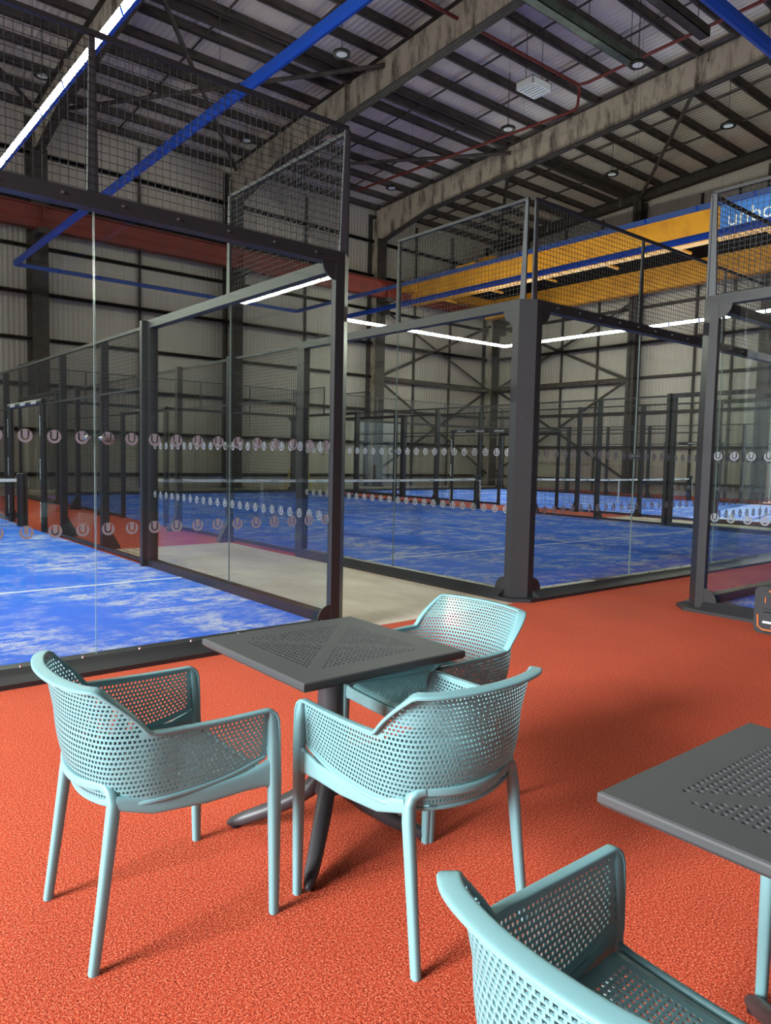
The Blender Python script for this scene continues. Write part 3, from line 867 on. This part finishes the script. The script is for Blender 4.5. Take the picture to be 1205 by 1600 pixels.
def make_chair():
    t = thing('armchair', (0, 0, 0), 'x', 'chair', group='mint perforated armchairs')
    NC, NR, NU = 54, 14, 11
    ds = 1 / NC
    back, arms = [], ([], [])
    for j in range(NR + NU):
        v0, v1 = (j / NR, (j + 1) / NR) if j < NR else (1 + (j - NR) / NU, 1 + (j - NR + 1) / NU)
        off = .5 * ds * (j % 2)
        for i in range(-1, 2 * NC):
            s0, s1 = i * ds + off, (i + 1) * ds + off
            s0, s1 = max(s0, 0), min(s1, 2)
            if s1 - s0 < 1e-4: continue
            sm, vm = (s0 + s1) / 2, (v0 + v1) / 2
            if v1 > 1.001 and vm > ramp_v(sm): continue
            full = s1 - s0 > ds * .9
            edge = j == 0 or s0 < ds * 2 or s1 > 2 - ds * 2 or not full or (v1 > 1.001 and v1 > ramp_v(sm) - .03)
            if sm < .56 or sm > 1.44: edge = edge or j == NR - 1
            cell = ([shell(s0, v0), shell(s1, v0), shell(s1, v1), shell(s0, v1)], 0 if edge else .60)
            (back if .5 < sm < 1.5 else arms[0] if sm <= .5 else arms[1]).append(cell)
    perforated('backrest', back, .004, 'mint', t)
    perforated('armrest', arms[0], .004, 'mint', t); perforated('armrest', arms[1], .004, 'mint', t)
    # top rail: flat band following arm, ramp and back
    pts, wd, ws, hs = [], [], [], []
    N = 120
    for i in range(N + 1):
        s = .02 + (2 - .04) * i / N
        p = shell(s, min(ramp_v(s), 1.97)); q0, q1 = shell(s - .01, 1), shell(s + .01, 1)
        n = Vector((q1.y - q0.y, -(q1.x - q0.x), 0)).normalized()
        n = -n if n.dot(Vector((p.x + .02, p.y, 0))) < 0 else n
        m_ = min(s, 2 - s); f = max(0, min(1, (m_ - .5) / .18))
        W = .024 + .014 * f
        pts.append(p + n * (.002 + .012 * f)); wd.append(n + Vector((0, 0, -.12 * f))); ws.append(W); hs.append(.010 + .002 * f)
    for sg_ in (1, -1):
        extra = [(.252, .278, .648), (.264, .279, .638), (.2715, .279, .618), (.2745, .279, .57), (.2765, .279, .48), (.272, .279, .40)]
        ex = [Vector((x, y * sg_, z)) for x, y, z in extra]
        k = len(ex); o_ = [Vector((0, sg_, 0))] * k; w_ = [.026, .028, .030, .031, .032, .026]; h_ = [.010, .010, .009, .008, .007, .004]
        if sg_ > 0: pts, wd, ws, hs = ex[::-1] + pts, o_ + wd, w_[::-1] + ws, h_[::-1] + hs
        else: pts, wd, ws, hs = pts + ex, wd + o_, ws + w_, hs + h_
    MB().sweep(pts, wd, ws, hs, bev=.4).build('top_rail', 'mint', t, smooth=True)
    # lower rail of the shell
    pts, wd = [], []
    for i in range(81):
        s = .02 + 1.96 * i / 80
        p = shell(s, 0); c = Vector((p.x, p.y, 0)); n = Vector((p.x * .6, p.y, 0)).normalized()
        pts.append(p); wd.append(n)
    MB().sweep(pts, wd, [.010] * 81, [.012] * 81, bev=.6).build('shell_edge', 'mint', t, smooth=True)
    for s in (1, -1):
        path = [(.270, .276 * s, 0), (.268, .277 * s, .20), (.264, .279 * s, .44), (.261, .279 * s, .56), (.256, .279 * s, .62), (.250, .279 * s, .640), (.240, .278 * s, .649)]
        MB().sweep(path, [(0, s, 0)] * 7, [.027, .031, .034, .031, .026, .024, .022], [.028, .034, .042, .036, .030, .020, .006], bev=.7).build('leg', 'mint', t, smooth=True)
        path = [(-.262, .218 * s, 0), (-.232, .214 * s, .22), (-.206, .210 * s, .42), (-.201, .206 * s, .462), (-.205, .198 * s, .485), (-.212, .184 * s, .497), (-.220, .165 * s, .500)]
        MB().sweep(path, [(1, 0, 0)] * 7, [.028, .032, .036, .034, .029, .025, .021], [.026, .029, .034, .035, .033, .030, .027], bev=.7).build('leg', 'mint', t, smooth=True)
    fr = MB()
    n = 17; pts = []
    for i in range(n):
        u = -1 + 2 * i / (n - 1)
        pts.append((-.216 - .040 * (1 - abs(u) ** 2.2), .172 * u, .500 - .012 * (1 - u * u)))
    fr.sweep(pts, [(0, 0, 1)] * n, [.026] * n, [.018] * n, bev=.6)
    for s in (1, -1):
        pts = [(-.198, .214 * s, .462), (-.10, .238 * s, .440), (.05, .258 * s, .436), (.17, .268 * s, .444), (.225, .274 * s, .452), (.262, .278 * s, .455)]
        fr.sweep(pts, [(0, 0, 1)] * 6, [.040, .050, .052, .056, .072, .10], [.018, .020, .020, .020, .022, .024], bev=.5)
    pts = [(.262, .278 - .556 * i / 12, .428 - .012 * math.sin(PI * i / 12)) for i in range(13)]
    fr.sweep(pts, [(0, 0, 1)] * 13, [.06] + [.05] * 11 + [.06], [.018] * 13, bev=.5)
    fr.build('seat_frame', 'mint', t, smooth=True)
    cells = []
    nx, ny = 36, 36
    def sp(a, b):
        x = -.222 + .486 * a
        hw = (.19 + .062 * min(1, a / .6)) * (1 if a > .08 else .8 + 2.5 * a)
        y = hw * b
        z = .458 - .014 * (1 - b * b) - .010 * math.sin(PI * min(1, a * 1.1)) - (.022 * ((a - .9) / .1) ** 2 if a > .9 else 0)
        return Vector((x, y, z))
    for i in range(nx):
        for j in range(ny):
            a0, a1, b0, b1 = i / nx, (i + 1) / nx, -1 + 2 * j / ny, -1 + 2 * (j + 1) / ny
            edge = i < 2 or i > nx - 5 or j < 2 or j > ny - 3
            cells.append(([sp(a0, b0), sp(a1, b0), sp(a1, b1), sp(a0, b1)], 0 if edge else .56))
    perforated('seat', cells, .005, 'mint', t)
    return t
chair0 = make_chair()
CHAIRS = [((-2.685, -2.632), 0, 'mint perforated plastic armchair at the left, nearest the bright court'),
          ((-2.035, -3.145), PI / 2 - .03, 'mint armchair with its back to the camera, in front of the dark table'),
          ((-1.462, -2.612), PI, 'mint armchair on the far right side of the first table, facing left'),
          ((-2.545, -4.29), 0, 'mint armchair cut off at the bottom edge, beside the right table'),
          ((-1.345, -4.315), PI, 'mint armchair under the right table, only its front leg in view')]
for i, ((x, y), a, lab) in enumerate(CHAIRS):
    o = chair0 if i == 0 else copy_tree(chair0)
    o.location = (x, y, 0); o.rotation_euler = (0, 0, a); o['label'] = lab

# ------------------------------------------------------------------ tables
def make_table():
    t = thing('bistro_table', (0, 0, 0), 'x', 'table', group='square dark tables')
    H, W, N, pit = .728, .35, 24, .0205
    G = N * pit / 2
    cells = []
    mb = MB()
    for (x0, y0, x1, y1) in ((-W + .006, -W + .006, W - .006, -G), (-W + .006, G, W - .006, W - .006), (-W + .006, -G, -G, G), (G, -G, W - .006, G)):
        mb.quad([(x0, y0, H), (x1, y0, H), (x1, y1, H), (x0, y1, H)])
    k = 8
    for i in range(N):
        for j in range(N):
            x, y = -G + i * pit, -G + j * pit
            c = (x + pit / 2, y + pit / 2)
            hole = abs(i - j) > 1 and abs(i + j - N + 1) > 1
            if not hole: mb.quad([(x, y, H), (x + pit, y, H), (x + pit, y + pit, H), (x, y + pit, H)]); continue
            r = .0074
            rim = [(c[0] + r * math.cos(PI / 4 * q + PI / 8), c[1] + r * math.sin(PI / 4 * q + PI / 8)) for q in range(8)]
            h = pit / 2
            cor = [(c[0] + h, c[1] + h), (c[0] - h, c[1] + h), (c[0] - h, c[1] - h), (c[0] + h, c[1] - h)]
            n0 = len(mb.v)
            mb.v += [(a, b, H) for a, b in cor + rim] + [(a, b, H - .018) for a, b in rim]
            for q in range(4):
                ci, cn = n0 + q, n0 + (q + 1) % 4
                r0, r1, r2i = n0 + 4 + (2 * q) % 8, n0 + 4 + (2 * q + 1) % 8, n0 + 4 + (2 * q + 2) % 8
                mb.f.append((ci, r1, r0)); mb.f.append((ci, cn, r2i, r1)); mb.mi += [0, 0]
            for q in range(8):
                mb.f.append((n0 + 4 + q, n0 + 4 + (q + 1) % 8, n0 + 12 + (q + 1) % 8, n0 + 12 + q)); mb.mi.append(0)
    # rim: rounded edge and tapered underside
    prof = [(W - .006, H), (W - .001, H - .003), (W, H - .008), (W, H - .022), (W - .006, H - .03), (W - .035, H - .034)]
    for (a, za), (b, zb) in zip(prof, prof[1:]):
        ca = [(a, a), (-a, a), (-a, -a), (a, -a)]; cb = [(b, b), (-b, b), (-b, -b), (b, -b)]
        for q in range(4):
            z_ = (q + 1) % 4
            mb.quad([(*ca[q], za), (*ca[z_], za), (*cb[z_], zb), (*cb[q], zb)])
    b = W - .035
    mb.quad([(b, b, H - .034), (b, -b, H - .034), (-b, -b, H - .034), (-b, b, H - .034)])
    mb.quad([(-G - .01, -G - .01, H - .019), (G + .01, -G - .01, H - .019), (G + .01, G + .01, H - .019), (-G - .01, G + .01, H - .019)])
    mb.build('table_top', 'anthracite', t)
    MB().prism([(.13, .13), (-.13, .13), (-.13, -.13), (.13, -.13)], H - .06, H - .03, 0).build('top_bracket', 'anthracite_leg', t)
    MB().tube([(0, 0, .17), (0, 0, .22), (0, 0, H - .055)], [.058, .052, .047], 20).build('column', 'anthracite_leg', t, smooth=True)
    for k in range(4):
        a = PI / 4 + PI / 2 * k; d = Vector((math.cos(a), math.sin(a), 0)); z = Vector((0, 0, 1))
        pts = [d * .012 + z * .30, d * .035 + z * .225, d * .075 + z * .17, d * .14 + z * .125, d * .24 + z * .072, d * .33 + z * .035, d * .375 + z * .018, d * .392 + z * .012]
        MB().tube(pts, [.026, .030, .032, .031, .028, .025, .018, .008], 12).build('foot', 'anthracite_leg', t, smooth=True)
        p = d * .36
        MB().tube([(p.x, p.y, 0), (p.x, p.y, .012)], .016, 10).build('glide', 'black_pad', t)
    return t
tb = make_table()
TABLES = [((-2.0, -2.612), 'square dark grey perforated table between the three mint armchairs'), ((-1.9, -4.288), 'square dark grey perforated table cut off by the right edge')]
for i, ((x, y), lab) in enumerate(TABLES):
    o = tb if i == 0 else copy_tree(tb)
    o.location = (x, y, 0); o['label'] = lab

# ------------------------------------------------------------------ small things
bag = thing('sports_bag', (3.02, -2.16, 0), 'black sports bag with orange piping leaning by the right court', 'bag')
def rbox(mb, x0, x1, y0, y1, z0, z1, r, mi=0):
    poly = []
    for cx, cy, a0 in ((x1 - r, z1 - r, 0), (x0 + r, z1 - r, 90), (x0 + r, z0 + r, 180), (x1 - r, z0 + r, 270)):
        for k in range(5):
            a = math.radians(a0 + 22.5 * k); poly.append((cx + r * math.cos(a), cy + r * math.sin(a)))
    mb.xprism(poly, y0, y1, 1, mi)
# the bag's long axis runs along y, its end faces the camera's left
def rbag(name, y0, y1, z0, z1, x0, x1, r, mt, par):
    mb = MB(); poly = []
    for cy, cz, a0 in ((y1 - r, z1 - r, 0), (y0 + r, z1 - r, 90), (y0 + r, z0 + r, 180), (y1 - r, z0 + r, 270)):
        for k in range(5):
            a = math.radians(a0 + 22.5 * k); poly.append((cy + r * math.cos(a), cz + r * math.sin(a)))
    mb.xprism(poly, x0, x1, 0)
    return mb.build(name, mt, par, smooth=True)
rbag('body', -.55, .15, 0, .40, -.14, .16, .05, 'bag_black', bag)
rbag('pocket', -.50, .10, .03, .19, -.19, -.13, .045, 'bag_black', bag)
rbag('side_panel', -.50, .10, .22, .37, -.165, -.13, .03, 'bag_black', bag)
mb = MB(); mb.tube([(-.195, .095, .17), (-.195, .09, .07), (-.195, .05, .045), (-.195, -.5, .045)], .007, 6); mb.build('piping', 'bag_orange', bag)
mb = MB(); mb.tube([(-.17, .02, .372), (-.17, -.5, .372)], .008, 6); mb.build('piping', 'bag_orange', bag)
mb = MB(); mb.tube([(-.195, .05, .11), (-.195, -.14, .11)], .010, 6); mb.build('zip', 'white', bag)
for k in range(3):
    bx('tab', (-.172, .045 - k * .055, .27), (-.164, .052 - k * .055, .32), 'bag_orange', bag)
bx('zip_panel', (-.2, -.45, .06), (-.19, -.02, .085), 'bag_orange', bag)
mb = MB(); mb.tube([(0, -.06, .39), (0, -.11, .46), (0, -.2, .50), (0, -.3, .46), (0, -.34, .39)], .022, 8); mb.build('strap', 'bag_black', bag, smooth=True)

lad = thing('step_ladder', (13.4, 21.6, 0), 'small yellow step ladder behind the far glass wall', 'ladder')
mb = MB()
for s in (-.25, .25): mb.tube([(-.45, s, 0), (0, s * .7, 2.1)], .035, 6)
mb.build('front_frame', 'ladder_yellow', lad)
mb = MB()
for s in (-.25, .25): mb.tube([(.55, s, 0), (.03, s * .7, 2.1)], .035, 6)
mb.build('rear_frame', 'ladder_yellow', lad)
for k in range(1, 7):
    u = k / 7; x = -.45 + .45 * u
    bx('tread', (x - .05, -.25 + .07 * u, 2.1 * u - .015), (x + .05, .25 - .07 * u, 2.1 * u + .015), 'ladder_yellow', lad)
bx('top_step', (-.08, -.2, 2.08), (.12, .2, 2.12), 'ladder_yellow', lad)
